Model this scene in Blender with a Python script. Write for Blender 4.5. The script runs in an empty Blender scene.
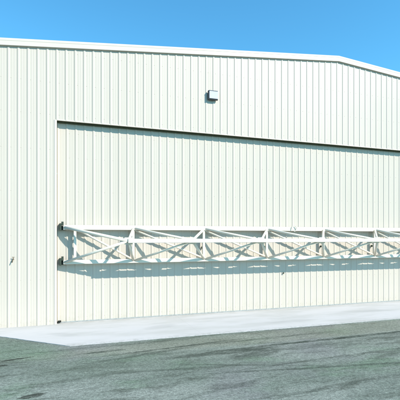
import bpy, bmesh, math, random
from mathutils import Vector
random.seed(4)
S = bpy.context.scene
COL = S.collection
R = math.radians

# ---------------------------------------------------------------- helpers
def link(name, bm, mat, parent=None, smooth=False):
    bmesh.ops.recalc_face_normals(bm, faces=bm.faces[:])
    me = bpy.data.meshes.new(name); bm.to_mesh(me); bm.free()
    me.materials.append(mat)
    if smooth:
        for p in me.polygons: p.use_smooth = True
    o = bpy.data.objects.new(name, me); COL.objects.link(o)
    if parent is not None: o.parent = parent
    return o
def tag(o, label=None, cat=None, group=None, kind=None):
    if label: o['label'] = label
    if cat: o['category'] = cat
    if group: o['group'] = group
    if kind: o['kind'] = kind
    return o
def empty(name, loc=(0, 0, 0)):
    o = bpy.data.objects.new(name, None); COL.objects.link(o)
    o.location = loc; o.empty_display_size = .3
    return o
def box(bm, x0, x1, y0, y1, z0, z1, bev=0.0):
    g = bmesh.ops.create_cube(bm, size=1)
    for v in g['verts']:
        v.co = Vector((x0 + (v.co.x + .5) * (x1 - x0), y0 + (v.co.y + .5) * (y1 - y0), z0 + (v.co.z + .5) * (z1 - z0)))
    if bev:
        es = {e for v in g['verts'] for e in v.link_edges}
        bmesh.ops.bevel(bm, geom=list(es), offset=bev, segments=2, affect='EDGES', profile=.6)
def beam(bm, p, q, w, h=None, sect='square', up=Vector((0, 0, 1))):
    """A straight member from p to q: chamfered square section or a round one."""
    p, q = Vector(p), Vector(q); h = h or w
    d = (q - p).normalized(); s = d.cross(up)
    if s.length < .05: s = d.cross(Vector((0, 1, 0)))
    s.normalize(); u = s.cross(d)
    if sect == 'square':
        c = .14
        pts = [(-1, -1 + c), (-1 + c, -1), (1 - c, -1), (1, -1 + c), (1, 1 - c), (1 - c, 1), (-1 + c, 1), (-1, 1 - c)]
    else:
        pts = [(math.cos(2 * math.pi * k / 16), math.sin(2 * math.pi * k / 16)) for k in range(16)]
    rings = []
    for c0 in (p, q):
        rings.append([bm.verts.new(c0 + s * (a * w / 2) + u * (b * h / 2)) for a, b in pts])
    n = len(pts)
    for k in range(n):
        bm.faces.new((rings[0][k], rings[0][(k + 1) % n], rings[1][(k + 1) % n], rings[1][k]))
    bm.faces.new(rings[0][::-1]); bm.faces.new(rings[1])
def sweep(bm, pts, r, n=8):
    pts = [Vector(p) for p in pts]; rings = []
    ref = Vector((.3, .2, 1)).normalized()
    for i, p in enumerate(pts):
        d = (pts[min(i + 1, len(pts) - 1)] - pts[max(i - 1, 0)]).normalized()
        s = d.cross(ref)
        if s.length < .1: s = d.cross(Vector((1, 0, 0)))
        s.normalize(); u = s.cross(d)
        rings.append([bm.verts.new(p + s * math.cos(2 * math.pi * k / n) * r + u * math.sin(2 * math.pi * k / n) * r) for k in range(n)])
    for a, b in zip(rings, rings[1:]):
        for k in range(n): bm.faces.new((a[k], a[(k + 1) % n], b[(k + 1) % n], b[k]))
    bm.faces.new(rings[0][::-1]); bm.faces.new(rings[-1])
def smooth_round(o):
    for p in o.data.polygons: p.use_smooth = len(p.vertices) == 4

# ---------------------------------------------------------------- materials
class NT:
    def __init__(s, name):
        s.m = bpy.data.materials.new(name); s.m.use_nodes = True
        s.t = s.m.node_tree; s.b = s.t.nodes['Principled BSDF']
        s.geo = s.n('ShaderNodeNewGeometry'); s.pos = s.geo.outputs['Position']
    def n(s, typ, **kw):
        x = s.t.nodes.new(typ)
        for k, v in kw.items(): setattr(x, k, v)
        return x
    def put(s, sock, v):
        if v is None: return
        if isinstance(v, bpy.types.NodeSocket): s.t.links.new(v, sock)
        else: sock.default_value = v
    def math(s, op, a, b=None, c=None, clamp=False):
        x = s.n('ShaderNodeMath', operation=op, use_clamp=clamp)
        for i, v in enumerate((a, b, c)): s.put(x.inputs[i], v)
        return x.outputs[0]
    def vec(s, op, a, b=None):
        x = s.n('ShaderNodeVectorMath', operation=op)
        s.put(x.inputs[0], a); s.put(x.inputs[1], b)
        return x.outputs['Value'] if op in ('LENGTH', 'DOT_PRODUCT') else x.outputs['Vector']
    def noise(s, scale, detail=4, rough=.5, vec=None, stretch=None, dist=0, color=False):
        v = vec or s.pos
        if stretch: v = s.vec('MULTIPLY', v, stretch)
        x = s.n('ShaderNodeTexNoise'); s.put(x.inputs['Vector'], v)
        x.inputs['Scale'].default_value = scale; x.inputs['Detail'].default_value = detail
        x.inputs['Roughness'].default_value = rough; x.inputs['Distortion'].default_value = dist
        return x.outputs['Color'] if color else x.outputs['Fac']
    def ramp(s, f, a, b, lo=0.0, hi=1.0):
        x = s.n('ShaderNodeMapRange', clamp=True); x.interpolation_type = 'SMOOTHSTEP'
        s.put(x.inputs[0], f)
        for i, v in enumerate((a, b, lo, hi)): x.inputs[i + 1].default_value = v
        return x.outputs[0]
    def mix(s, f, a, b, blend='MIX'):
        x = s.n('ShaderNodeMix', data_type='RGBA', blend_type=blend)
        s.put(x.inputs[0], f)
        for i, v in ((6, a), (7, b)):
            if isinstance(v, tuple) and len(v) == 3: v = v + (1,)
            s.put(x.inputs[i], v)
        return x.outputs[2]
    def bump(s, h, strength, dist, prev=None):
        x = s.n('ShaderNodeBump'); s.put(x.inputs['Height'], h)
        x.inputs['Strength'].default_value = strength; x.inputs['Distance'].default_value = dist
        if prev: s.put(x.inputs['Normal'], prev)
        return x.outputs[0]
    def ell(s, p, cx, cy, rx, ry, ang, soft=.35):
        """soft mask of a tilted patch lying on the ground"""
        q = s.vec('SUBTRACT', p, (cx, cy, 0)); c, n = math.cos(R(ang)), math.sin(R(ang))
        u = s.vec('DOT_PRODUCT', q, (c / rx, n / rx, 0)); v = s.vec('DOT_PRODUCT', q, (-n / ry, c / ry, 0))
        d = s.math('ADD', s.math('MULTIPLY', u, u), s.math('MULTIPLY', v, v))
        return s.ramp(d, 1 - soft, 1 + soft, 1, 0)
    def done(s, col, rough=.5, spec=.5, normal=None, metal=0):
        if isinstance(col, tuple): col = col + (1,) if len(col) == 3 else col
        s.put(s.b.inputs['Base Color'], col); s.put(s.b.inputs['Roughness'], rough)
        s.b.inputs['Specular IOR Level'].default_value = spec; s.b.inputs['Metallic'].default_value = metal
        if normal: s.put(s.b.inputs['Normal'], normal)
        return s.m

def painted_metal(name, base, dirt, rough=.42, wave=.5, spec=.4):
    t = NT(name)
    big = t.noise(.55, 3); stk = t.noise(1.6, 5, .6, stretch=(1, 1, .07)); fine = t.noise(38, 3)
    col = t.mix(t.ramp(big, .35, .7, 0, .35), base, tuple(c * .95 for c in base))
    col = t.mix(t.ramp(stk, .56, .8, 0, .30), col, dirt)
    sep = t.n('ShaderNodeSeparateXYZ'); t.put(sep.inputs[0], t.pos)
    wn = t.n('ShaderNodeTexWhiteNoise', noise_dimensions='1D')
    t.put(wn.inputs['W'], t.math('FLOOR', t.math('DIVIDE', t.math('ADD', sep.outputs[0], .14), .8478)))
    col = t.mix(t.math('MULTIPLY', wn.outputs['Value'], .45), col, tuple(c * .93 for c in base))
    low = t.math('MULTIPLY', t.ramp(sep.outputs[2], .0, .55, 1, 0), t.ramp(t.noise(6, 5, .65), .4, .7, .05, .5))
    col = t.mix(low, col, dirt)
    wv = t.noise(.9, 2, .4, stretch=(1, 1, .35))
    nm = t.bump(wv, wave, .010); nm = t.bump(fine, .05, .0015, nm)
    return t.done(col, t.ramp(big, .3, .7, rough - .04, rough + .08), spec, nm)

M_WALL = painted_metal('wall_paint', (.503, .440, .378), (.41, .35, .285))
M_DOOR = painted_metal('door_paint', (.497, .436, .374), (.40, .345, .28))
M_TRIM = painted_metal('trim_paint', (.56, .50, .43), (.45, .44, .38), wave=.15)
M_STEEL = painted_metal('truss_paint', (.67, .61, .52), (.40, .37, .28), rough=.38, wave=.08)
M_BRACE = painted_metal('brace_paint', (.68, .615, .52), (.40, .37, .28), rough=.4, wave=.08)
def plain(name, col, rough=.5, spec=.5, metal=0, var=.25, sc=14):
    t = NT(name); f = t.noise(sc, 4, .6)
    return t.done(t.mix(t.ramp(f, .35, .7, 0, 1), col, tuple(c * (1 - var) for c in col)), rough, spec, t.bump(f, .15, .002), metal)
M_DARK = plain('dark_bracket_steel', (.030, .040, .024), .55)
M_OLIVE = plain('weathered_olive_seal', (.075, .090, .055), .7, .3)
M_RUBBER = plain('black_rubber_seal', (.018, .022, .018), .75, .2)
M_BRONZE = plain('bronze_housing', (.020, .021, .022), .4)
M_LENS = plain('frosted_lens', (.50, .48, .53), .18, .6, var=.05)
M_BRASS = plain('weathered_brass', (.13, .10, .06), .6, .4, .3)
M_ROOF = plain('roof_sheet', (.60, .62, .62), .35, .4, .2, .08, 2)
M_CABLE = plain('grey_cable', (.33, .34, .33), .6)

def asphalt():
    t = NT('worn_asphalt')
    w = t.noise(1.3, 4, .6, color=True)
    wp = t.vec('ADD', t.pos, t.vec('MULTIPLY', t.vec('SUBTRACT', w, (.5, .5, .5)), (.7, .45, 0)))
    w2 = t.noise(6, 6, .8, color=True)
    wp2 = t.vec('ADD', t.pos, t.vec('MULTIPLY', t.vec('SUBTRACT', w2, (.5, .5, .5)), (.34, .17, 0)))
    base, lite, dark = (.124, .146, .124), (.188, .208, .184), (.054, .064, .050)
    green, tan = (.105, .170, .105), (.165, .170, .132)
    b1 = t.noise(.42, 5, .6, vec=wp, stretch=(.55, 1.3, 1)); b2 = t.noise(1.7, 6, .68, vec=wp, stretch=(.35, 1.6, 1))
    c = t.mix(t.ramp(b1, .38, .64), base, lite)
    c = t.mix(t.ramp(b2, .48, .64, 0, .70), c, dark)
    c = t.mix(t.ramp(t.noise(.8, 4, .6, vec=wp2, stretch=(.6, 1.2, 1)), .5, .7, 0, .45), c, green)
    c = t.mix(t.ramp(t.noise(.33, 3, vec=t.vec('ADD', wp, (31, 7, 0))), .52, .66, 0, .40), c, (.148, .142, .154))
    # pale strip beside the apron and the mossy ground by its flare
    c = t.mix(t.math('MULTIPLY', t.ell(wp2, 9.0, -3.75, 9.5, .62, 0, .5), .50), c, tan)
    c = t.mix(t.math('MULTIPLY', t.ell(wp2, -1.4, -2.6, 2.0, .8, -38, .6), .38), c, green)
    c = t.mix(t.math('MULTIPLY', t.ell(wp, 1.6, -4.9, 2.2, .7, 4, .7), .30), c, (.10, .13, .10))
    # dark seams, damp patches and tyre streaks
    lines = [(9.6, -4.50, 5.2, .10, 1.0, .72), (10.5, -4.85, 5.5, .30, 1.5, .28), (1.4, -3.30, 2.0, .10, 1, .30), (5.4, -3.9, 2.6, .07, 2, .35), (3.9, -4.75, 1.5, .17, 2, .55), (4.6, -5.1, .75, .30, 15, .50),
             (3.0, -3.95, 1.9, .050, 7, .55), (1.15, -3.78, .50, .060, 4, .60), (2.0, -4.35, 1.3, .09, 12, .40),
             (6.2, -6.6, 3.4, .05, -9, .45), (5.2, -7.5, 3.6, .07, 4, .30), (7.5, -5.9, 4.0, .05, 3, .32),
             (2.4, -5.6, 1.7, .06, -6, .35), (4.2, -5.9, 1.8, .05, -20, .35), (3.2, -6.9, 2.0, .06, 14, .25)]
    brk = t.ramp(t.noise(3.2, 7, .8, stretch=(.6, 1.4, 1)), .34, .58, .35, 1.6)
    for x, y, rx, ry, an, k in lines:
        c = t.mix(t.math('MULTIPLY', brk, t.math('MULTIPLY', t.ell(wp2, x, y, rx, ry, an, .7), k)), c, (.034, .044, .034))
    for x, y, rx, ry, an in ((-.31, -6.18, .235, .085, 14), (-.87, -3.77, .26, .055, 14), (-1.06, -4.16, .10, .05, 10),
                             (-.62, -3.70, .16, .03, 14)):
        c = t.mix(t.math('MULTIPLY', t.ell(wp2, x, y, rx, ry, an, .35), .88), c, (.022, .026, .018))
    # aggregate
    g1 = t.noise(95, 3, .7); g2 = t.noise(28, 4, .7)
    v = t.n('ShaderNodeTexVoronoi'); t.put(v.inputs['Vector'], t.pos); v.inputs['Scale'].default_value = 70
    st = t.noise(5, 6, .75, vec=wp2, stretch=(.22, 2.2, 1))
    c = t.mix(t.ramp(st, .54, .72, 0, .45), c, (.06, .075, .062))
    c = t.mix(t.ramp(st, .44, .30, 0, .35), c, (.23, .25, .23))
    md = t.noise(13, 5, .75)
    c = t.mix(1.0, c, t.mix(t.ramp(md, .35, .65), (.78, .78, .78), (1.18, 1.18, 1.18)), 'MULTIPLY')
    c = t.mix(1.0, c, t.mix(t.ramp(g1, .34, .66), (.68, .68, .69), (1.33, 1.33, 1.31)), 'MULTIPLY')
    c = t.mix(1.0, c, t.mix(t.ramp(g2, .36, .64), (1.20, 1.20, 1.20), (.80, .80, .80)), 'MULTIPLY')
    # a few hairline cracks
    vc = t.n('ShaderNodeTexVoronoi', feature='DISTANCE_TO_EDGE'); t.put(vc.inputs['Vector'], t.vec('MULTIPLY', wp2, (.28, .62, 1))); vc.inputs['Scale'].default_value = 1.0
    chips = t.noise(34, 3, .8)
    c = t.mix(t.ramp(chips, .64, .70, 0, .55), c, (.04, .048, .04)); c = t.mix(t.ramp(chips, .36, .30, 0, .45), c, (.34, .35, .33))
    ck = t.math('MULTIPLY', t.ramp(vc.outputs['Distance'], .001, .006, 1, 0), t.ramp(t.noise(.5, 3), .50, .60, 0, .40))
    c = t.mix(ck, c, (.03, .036, .03))
    h = t.math('ADD', t.math('MULTIPLY', v.outputs['Distance'], .6), t.math('MULTIPLY', g2, 1.2))
    return t.done(c, .9, .25, t.bump(h, .7, .006))
def concrete():
    t = NT('broom_finished_concrete')
    w = t.noise(2.2, 5, .62, color=True)
    wp = t.vec('ADD', t.pos, t.vec('MULTIPLY', t.vec('SUBTRACT', w, (.5, .5, .5)), (.25, .12, 0)))
    c = t.mix(t.ramp(t.noise(.7, 5, .6, vec=wp, stretch=(.5, 1.6, 1)), .4, .66), (.445, .43, .43), (.385, .375, .365))
    c = t.mix(t.ramp(t.noise(2.2, 6, .7, vec=wp, stretch=(.3, 2.2, 1)), .56, .76, 0, .45), c, (.27, .275, .275))
    c = t.mix(t.ramp(t.noise(60, 3, .7), .5, .75, 0, .3), c, (.25, .26, .26))
    sep = t.n('ShaderNodeSeparateXYZ'); t.put(sep.inputs[0], wp)
    edge = t.math('MULTIPLY', t.ramp(sep.outputs[1], -.55, -.12, 0, 1), t.ramp(t.noise(3, 5, .7), .35, .65, .1, .6))
    c = t.mix(edge, c, (.30, .29, .265))
    fr = t.math('MULTIPLY', t.ramp(sep.outputs[1], -2.98, -2.72, 1, 0), t.ramp(t.noise(7, 6, .8), .42, .66, 0, .75))
    c = t.mix(fr, c, (.24, .245, .23))
    for x, y, rx, ry, an, k in ((3.1, -1.6, .5, .22, 20, .28), (7.4, -2.2, .8, .16, 4, .25), (11.0, -1.5, 1.1, .2, -5, .25), (5.6, -.9, 1.2, .12, 2, .22), (.2, -1.7, .45, .18, -35, .22)):
        c = t.mix(t.math('MULTIPLY', t.ell(wp, x, y, rx, ry, an, .9), k), c, (.24, .24, .235))
    br = t.noise(45, 2, .5, stretch=(.15, 1, 1))
    return t.done(c, .85, .3, t.bump(br, .25, .003))
def dirt_ground():
    t = NT('dry_field')
    c = t.mix(t.ramp(t.noise(.05, 6, .65), .4, .62), (.16, .15, .095), (.09, .12, .055))
    c = t.mix(t.ramp(t.noise(3, 6, .7), .45, .7, 0, .6), c, (.07, .08, .04))
    return t.done(c, .95, .2, t.bump(t.noise(4, 6, .7), .6, .05))
M_ASPH, M_CONC, M_FIELD = asphalt(), concrete(), dirt_ground()

# ---------------------------------------------------------------- ground
def sheet(name, pts, z, mat, thick=None):
    bm = bmesh.new()
    top = [bm.verts.new((x, y, z)) for x, y in pts]; bm.faces.new(top)
    if thick:
        bot = [bm.verts.new((x, y, z - thick)) for x, y in pts]; bm.faces.new(bot[::-1])
        for k in range(len(pts)):
            j = (k + 1) % len(pts); bm.faces.new((top[k], bot[k], bot[j], top[j]))
    o = link(name, bm, mat); tag(o, kind='structure'); return o
sheet('ground', [(-1500, -1500), (1500, -1500), (1500, 1500), (-1500, 1500)], -.20, M_FIELD)
sheet('asphalt_pavement', [(-45, -60), (75, -60), (75, 50), (-45, 50)], -.012, M_ASPH)
# slightly uneven apron edge, joints cut every 3.6 m
W, GAP = 21.56, .0008
def apron():
    bm = bmesh.new()
    xs = [.37 + 3.62 * k for k in range(7)]; xs[-1] = 22.2
    def prism(poly):
        top = [bm.verts.new((x, y, 0)) for x, y in poly]; bm.faces.new(top)
        bot = [bm.verts.new((x, y, -.14)) for x, y in poly]; bm.faces.new(bot[::-1])
        for k in range(len(poly)):
            j = (k + 1) % len(poly); bm.faces.new((top[k], bot[k], bot[j], top[j]))
    def chop(a, b, n, amp):
        out = []
        for k in range(n):
            f = k / n; out.append((a[0] + (b[0] - a[0]) * f + random.uniform(-amp, amp) * (k > 0), a[1] + (b[1] - a[1]) * f + random.uniform(-amp, amp) * (k > 0)))
        return out
    for k, (a, b) in enumerate(zip(xs, xs[1:])):
        poly = [(b - GAP, .30), (a + GAP, .30)] if k else [(b - GAP, .30), (-2.85, .30), (-2.85, -.10)] + chop((-2.85, -.10), (.37, -3.026), 34, .010)[1:]
        poly += chop((a + (GAP if k else 0), -3.02), (b - GAP, -3.015), 34, .008) + [(b - GAP, -3.015)]
        prism(poly)
    return tag(link('concrete_apron', bm, M_CONC), kind='structure')
apron()

# ---------------------------------------------------------------- hangar
RIDGE_X, RIDGE_Z = 10.78, 9.93
X0, X1 = -3.12, 24.7
YW = -.20
def ztop(x): return RIDGE_Z - (.1 * (RIDGE_X - x) if x < RIDGE_X else .080 * (x - RIDGE_X))
SP = .2826
def profile(x0, x1, phase, rib=.016):
    """x, outward height pairs of a ribbed sheet: a main rib each SP and two small swages between"""
    pts = [(x0, 0.0)]
    k = math.ceil((x0 - phase) / SP - .5)
    while True:
        c = phase + k * SP
        for dx, h in ((-.044, 0), (-.015, rib), (.015, rib), (.044, 0), (.094, 0), (.100, .0018), (.116, .0018), (.122, 0),
                      (.164, 0), (.170, .0018), (.186, .0018), (.192, 0)):
            x = c + dx
            if x0 + .002 < x < x1 - .002: pts.append((x, h))
        if c > x1: break
        k += 1
    pts.append((x1, 0.0)); return pts
def ribbed(bm, x0, x1, y, zb, zt, phase, axis='x', sgn=-1, extra=()):
    pts = profile(x0, x1, phase)
    for e in extra:
        if x0 < e < x1:
            pts.append((e, next((a[1] + (b[1] - a[1]) * (e - a[0]) / (b[0] - a[0]) for a, b in zip(pts, pts[1:]) if a[0] <= e <= b[0]), 0)))
    pts.sort()
    prev = None
    for x, h in pts:
        o = y + sgn * h
        f = zt(x) + .06 if callable(zt) else zt
        a, b = ((x, o, zb), (x, o, f)) if axis == 'x' else ((o, x, zb), (o, x, f))
        va, vb = bm.verts.new(a), bm.verts.new(b)
        if prev: bm.faces.new((prev[0], va, vb, prev[1]))
        prev = (va, vb)

hangar = empty('hangar', (RIDGE_X, 8, 0))
tag(hangar, 'large white ribbed metal hangar with low gable roof and wide truss braced door', 'hangar')
hangar_inv = Vector((-RIDGE_X, -8, 0))
PARTS = []
def part(name, bm, mat, parent=hangar, smooth=False, label=None):
    for v in bm.verts: v.co += hangar_inv
    o = link(name, bm, mat, parent, smooth)
    if label: o['label'] = label
    return o
def screws(bm, x0, x1, y, rows, phase, ok):
    k = math.ceil((x0 - phase) / SP)
    while phase + k * SP < x1:
        for z in rows:
            x = phase + k * SP + .078
            if not ok(x, z): continue
            c = [bm.verts.new((x + .0075 * math.cos(a * math.pi / 3), y - .006, z + .0075 * math.sin(a * math.pi / 3))) for a in range(6)]
            d = [bm.verts.new((x + .011 * math.cos(a * math.pi / 3), y - .0005, z + .011 * math.sin(a * math.pi / 3))) for a in range(6)]
            bm.faces.new(c)
            for a in range(6): bm.faces.new((c[a], c[(a + 1) % 6], d[(a + 1) % 6], d[a]))
        k += 1
# front cladding: left of the door, right of it and over it
HZ = 6.565
bm = bmesh.new()
ribbed(bm, X0, -.075, YW, 0, ztop, -.2834)
ribbed(bm, W + .075, X1, YW, 0, ztop, -.2834)
ribbed(bm, -.075, W + .075, YW, HZ, ztop, -.2834, extra=(RIDGE_X,))
screws(bm, X0 + .1, X1 - .1, YW, (.12, 1.45, 2.85, 4.25, 5.6, 6.72, 7.75, 8.75, 9.5), -.2834, lambda x, z: z < ztop(x) - .1 and (z > HZ + .05 or x < -.05 or x > W + .05))
part('front_wall', bm, M_WALL)
bm = bmesh.new()   # inner backing that closes the wall behind the sheet edges
box(bm, X0 + .02, -.02, YW + .004, YW + .22, 0, ztop(X0) - .12)
box(bm, W + .02, X1 - .02, YW + .004, YW + .22, 0, ztop(X1) - .12)
box(bm, -.02, W + .02, YW + .004, YW + .18, HZ + .004, HZ + 1.3)
part('wall_framing', bm, M_TRIM)
bm = bmesh.new()
ribbed(bm, YW + .03, 27, X0, 0, ztop(X0), 0, 'y', -1)
part('side_wall', bm, M_WALL)
bm = bmesh.new(); ribbed(bm, YW + .03, 27, X1, 0, ztop(X1), 0, 'y', 1)
part('side_wall', bm, M_WALL)
bm = bmesh.new(); ribbed(bm, X0, X1, 27, 0, ztop, 0, 'x', 1, extra=(RIDGE_X,))
part('rear_wall', bm, M_WALL)
# roof
bm = bmesh.new()
for xa, xb in ((X0 - .25, RIDGE_X), (RIDGE_X, X1 + .25)):
    v = []
    for x in (xa, xb):
        for y in (YW - .045, 27.15):
            for dz in (.13, .19): v.append(bm.verts.new((x, y, ztop(x) + dz)))
    for f in ((0, 1, 3, 2), (4, 6, 7, 5), (0, 4, 5, 1), (2, 3, 7, 6), (1, 5, 7, 3), (0, 2, 6, 4)): bm.faces.new([v[i] for i in f])
part('roof', bm, M_ROOF)
# rake trim following each slope: face board with a drip lip and a small upper lip
def rake(xa, xb):
    bm = bmesh.new()
    sec = [(.02, -.004), (-.052, -.004), (-.060, .004), (-.060, .016), (-.055, .024), (-.055, .140), (-.060, .148),
           (-.060, .210), (-.052, .222), (.02, .222)]
    ra = [bm.verts.new((xa, YW - .012 + y, ztop(xa) + z)) for y, z in sec]
    rb = [bm.verts.new((xb, YW - .012 + y, ztop(xb) + z)) for y, z in sec]
    for k in range(len(sec)):
        j = (k + 1) % len(sec); bm.faces.new((ra[k], ra[j], rb[j], rb[k]))
    bm.faces.new(ra[::-1]); bm.faces.new(rb)
    part('rake_trim', bm, M_TRIM)
rake(X0 - .25, RIDGE_X - .0005); rake(RIDGE_X + .0005, X1 + .25)
for x, s in ((X0, -1), (X1, 1)):
    bm = bmesh.new(); box(bm, min(x, x + s * .14) , max(x, x + s * .14), YW + .08, 27, ztop(x) - .06, ztop(x) + .10, .01)
    part('gutter', bm, M_TRIM)
    bm = bmesh.new(); box(bm, x - .045 if s < 0 else x - .11, x + .11 if s < 0 else x + .045, YW - .045, YW - .032, .02, ztop(x) - .06)
    box(bm, x + (-.045 if s < 0 else .032), x + (-.032 if s < 0 else .045), YW - .032, YW + .10, .02, ztop(x) - .06)
    part('corner_trim', bm, M_TRIM)
# jamb and header trims round the opening
for x, s in ((0, -1), (W, 1)):
    bm = bmesh.new()
    a, b = sorted((x, x + s * .078)); box(bm, a, b, YW - .014, YW + .12, .0, HZ - .002, .004)
    part('door_jamb', bm, M_TRIM)
bm = bmesh.new(); box(bm, 0.001, W - .001, YW - .012, YW + .02, HZ - .022, HZ + .012, .003)
part('header_trim', bm, M_TRIM)
bm = bmesh.new()
box(bm, .004, W - .004, -.055, -.028, HZ - .062, HZ + .10, .004)
part('header_seal', bm, M_OLIVE)
bm = bmesh.new()   # base angle under the sheets
box(bm, X0, -.05, YW + .006, YW + .03, -.01, .05)
part('base_angle', bm, M_DARK)

# ---------------------------------------------------------------- the door and its truss (parts of the hangar)
bm = bmesh.new(); ribbed(bm, .004, W - .004, 0, .035, HZ - .03, .310)
box(bm, .004, W - .004, .004, .09, .035, HZ + .02)
screws(bm, .1, W - .1, 0, (.16, 1.2, 2.55, 4.3, 5.4, 6.2), .310, lambda x, z: True)
door = part('hangar_door', bm, M_DOOR)
def sub(name, bm, mat, label=None, rnd=False):
    o = part(name, bm, mat, door)
    if rnd: smooth_round(o)
    if label: o['label'] = label
    return o
bm = bmesh.new(); box(bm, .03, W - .03, -.012, .08, .004, .034)
sub('bottom_seal', bm, M_CABLE)
C_ = -.17; D_ = -1.15
ZU, ZL, ZO = 3.11, 1.985, 2.675
XE = W - .22
U = [2.449 + 2.545 * k for k in range(7)]
O = [2.16] + [u - .70 for u in U[1:]]
U.append(W - .55)
bm = bmesh.new(); beam(bm, (.20, C_, ZU), (XE, C_, ZU), .145, .155); sub('chord', bm, M_STEEL, 'upper square tube chord of the door truss')
bm = bmesh.new(); beam(bm, (.20, C_, ZL), (XE, C_, ZL), .13, .135); sub('chord', bm, M_STEEL, 'lower square tube chord of the door truss')
bm = bmesh.new(); beam(bm, (O[0] - .03, D_, ZO), (O[-1] + .03, D_, ZO), .13, .132); sub('chord', bm, M_STEEL, 'outermost chord standing off from the door')
def vpt(x, y, z): return (x, y, z)
for xa, oa in ((.24, O[0]), (XE - .04, O[-1])):
    for z in (ZU, ZL):
        bm = bmesh.new(); s = 1 if oa > xa else -1
        beam(bm, (xa, C_ - .05, z), (oa - s * .02, D_, ZO), .10 if z == ZU else .085, None, 'round')
        sub('end_strut', bm, M_STEEL, rnd=True)
# posts, struts and diagonals
posts = [.555] + U[:-1] + [W - .55]
for x in posts:
    bm = bmesh.new(); beam(bm, (x, C_ + .0, ZL + .068), (x, C_, ZU - .068), .085, .085); sub('post', bm, M_BRACE)
for i, u in enumerate(U[:-1]):
    o = O[i]
    bm = bmesh.new(); beam(bm, (u, C_ - .04, ZU - .03), (o, D_ + .04, ZO + .03), .088, None, 'round'); sub('strut', bm, M_BRACE, rnd=True)
    bm = bmesh.new(); beam(bm, (u, C_ - .04, ZL + .03), (o, D_ + .04, ZO - .03), .088, None, 'round'); sub('strut', bm, M_BRACE, rnd=True)
starts = [.60] + U[:-1]
for i, a in enumerate(starts):
    b = U[i]
    bm = bmesh.new(); beam(bm, (a + .04, C_, ZU - .07), (b - .05, C_, ZL + .07), .070, None, 'round'); sub('diagonal', bm, M_BRACE, rnd=True)
for i in range(len(O) - 1):
    for z, k in ((ZU - .02, .05), (ZL + .02, -.05)):
        bm = bmesh.new(); beam(bm, (U[i] + .06, C_ - .05, z), (O[i + 1] - .08, D_ + .03, ZO + k * .6), .076, None, 'round')
        sub('diagonal', bm, M_BRACE, rnd=True)
# stand-off clips fastening chords and posts to the door frame, gusset plates at the outer joints
for x in posts:
    for z in (ZU, 2.72, 2.42, ZL):
        bm = bmesh.new()
        w = .032 if z in (ZU, ZL) else .018
        box(bm, x - w, x + w, C_ + (.066 if z in (ZU, ZL) else .032), .0, z - .035, z + .035)
        sub('clip', bm, M_DARK if z in (ZU, ZL) else M_OLIVE)
for o in O:
    bm = bmesh.new(); box(bm, o - .13, o + .13, D_ + .064, D_ + .074, ZO - .11, ZO + .11, .003); sub('gusset_plate', bm, M_BRACE)
# dark end brackets
for xb, s in ((.105, 1), (W - .105, -1)):
    for z in (ZU + .02, ZL + .02):
        bm = bmesh.new()
        box(bm, xb - .030, xb + .030, C_ - .09, -.0, z - .12, z + .11, .006)
        a, b = sorted((xb + s * .031, xb + s * .10)); box(bm, a, b, C_ - .075, C_ + .10, z + .04, z + .165, .004)
        a, b = sorted((xb + s * .032, xb + s * .16)); box(bm, a, b, C_ + .068, -.035, z - .11, z + .03, .004)
        sub('bracket', bm, M_DARK)
bm = bmesh.new(); box(bm, .03, .13, -.10, -.033, .035, .085, .006); box(bm, .05, .085, -.15, -.102, .03, .075, .005); sub('lock_pin', bm, M_RUBBER)
bm = bmesh.new(); box(bm, 8.33, 8.38, -.055, -.032, 1.355, 1.42, .005); sub('latch', bm, M_DARK)
# loop of cable hooked on the upper chord
bm = bmesh.new(); pts = []
for k in range(25):
    a = R(-215 + 290 * k / 24 + 130); pts.append((8.68 + (.100) * math.cos(a), C_ - .105 - .012 * math.sin(2 * a), ZU + .02 + .115 * math.sin(a)))
sweep(bm, pts, .014); o = sub('cable_loop', bm, M_BRACE, rnd=True)

# ---------------------------------------------------------------- wall light
LX, LZ = 5.31, 7.91
lamp = empty('wall_light', (LX, YW - .03, LZ))
tag(lamp, 'small dark framed square floodlight mounted high on the wall above the door', 'wall light')
def lpart(name, bm, mat, label=None):
    for v in bm.verts: v.co -= Vector((0, 0, 0))
    return link(name, bm, mat, lamp)
bm = bmesh.new(); box(bm, -.075, .075, -.016, .0, -.09, .09, .006); lpart('mounting_plate', bm, M_BRONZE)
bm = bmesh.new()
box(bm, -.19, .19, -.092, -.018, -.165, .165, .022); lpart('housing', bm, M_BRONZE)
bm = bmesh.new(); box(bm, -.150, .184, -.110, -.094, -.122, .150, .006); lpart('lens', bm, M_LENS)
bm = bmesh.new(); box(bm, -.17, .17, -.122, -.094, .152, .166, .003); lpart('visor', bm, plain('grey_visor', (.16, .17, .19), .4))
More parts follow.
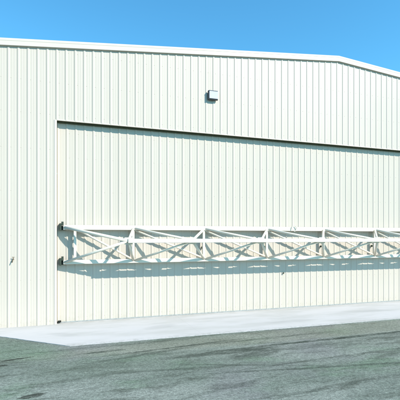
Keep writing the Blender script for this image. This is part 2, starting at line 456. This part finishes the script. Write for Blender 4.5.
# ---------------------------------------------------------------- tap on the wall
tap = empty('wall_tap', (-1.27, YW, 2.11))
tag(tap, 'small weathered brass tap fixed to the white wall left of the door', 'tap')
bm = bmesh.new(); beam(bm, (0, 0, 0), (0, -.075, 0), .035, None, 'round'); beam(bm, (0, -.06, .01), (-.035, -.09, -.10), .03, None, 'round'); smooth_round(link('spout', bm, M_BRASS, tap))
bm = bmesh.new(); beam(bm, (0, -.055, .01), (.005, -.06, .06), .016, None, 'round'); beam(bm, (-.035, -.06, .066), (.04, -.06, .066), .014, None, 'round'); smooth_round(link('handle', bm, M_BRASS, tap))

# ---------------------------------------------------------------- light
SUN = Vector((.87, -1.0, 1.0)).normalized()
EL = math.asin(SUN.z); AZ = math.atan2(SUN.x, SUN.y)
w = bpy.data.worlds.new('World'); S.world = w; w.use_nodes = True
nt = w.node_tree; bg = nt.nodes['Background']
sky = nt.nodes.new('ShaderNodeTexSky'); sky.sky_type = 'NISHITA'; sky.sun_disc = False
sky.sun_elevation = EL; sky.sun_rotation = AZ; sky.altitude = 0; sky.air_density = 1.0; sky.dust_density = .3; sky.ozone_density = 2.0
mx = nt.nodes.new('ShaderNodeMix'); mx.data_type = 'RGBA'; mx.blend_type = 'MULTIPLY'; mx.inputs[0].default_value = 1
nt.links.new(sky.outputs[0], mx.inputs[6]); mx.inputs[7].default_value = (.39, .95, 1.05, 1)
nt.links.new(mx.outputs[2], bg.inputs['Color'])
bg.inputs['Strength'].default_value = .14
ld = bpy.data.lights.new('sun', 'SUN'); ld.energy = 4.0; ld.angle = R(.5); ld.color = (1, .955, .86)
lo = bpy.data.objects.new('sun', ld); COL.objects.link(lo); lo.location = SUN * 60
lo.rotation_euler = SUN.to_track_quat('Z', 'Y').to_euler()

# ---------------------------------------------------------------- camera
cd = bpy.data.cameras.new('camera'); cam = bpy.data.objects.new('camera', cd); COL.objects.link(cam)
cam.location = (.24, -13.83, 2.8); cam.rotation_euler = (R(90), 0, -math.atan(400 / 1183))
cd.sensor_width = 36; cd.lens = 36; cd.shift_y = 37 / 400; cd.clip_end = 4000
S.camera = cam
S.view_settings.view_transform = 'Standard'; S.view_settings.look = 'None'
S.view_settings.gamma = 1; S.view_settings.use_curve_mapping = False
S.view_settings.exposure = .9
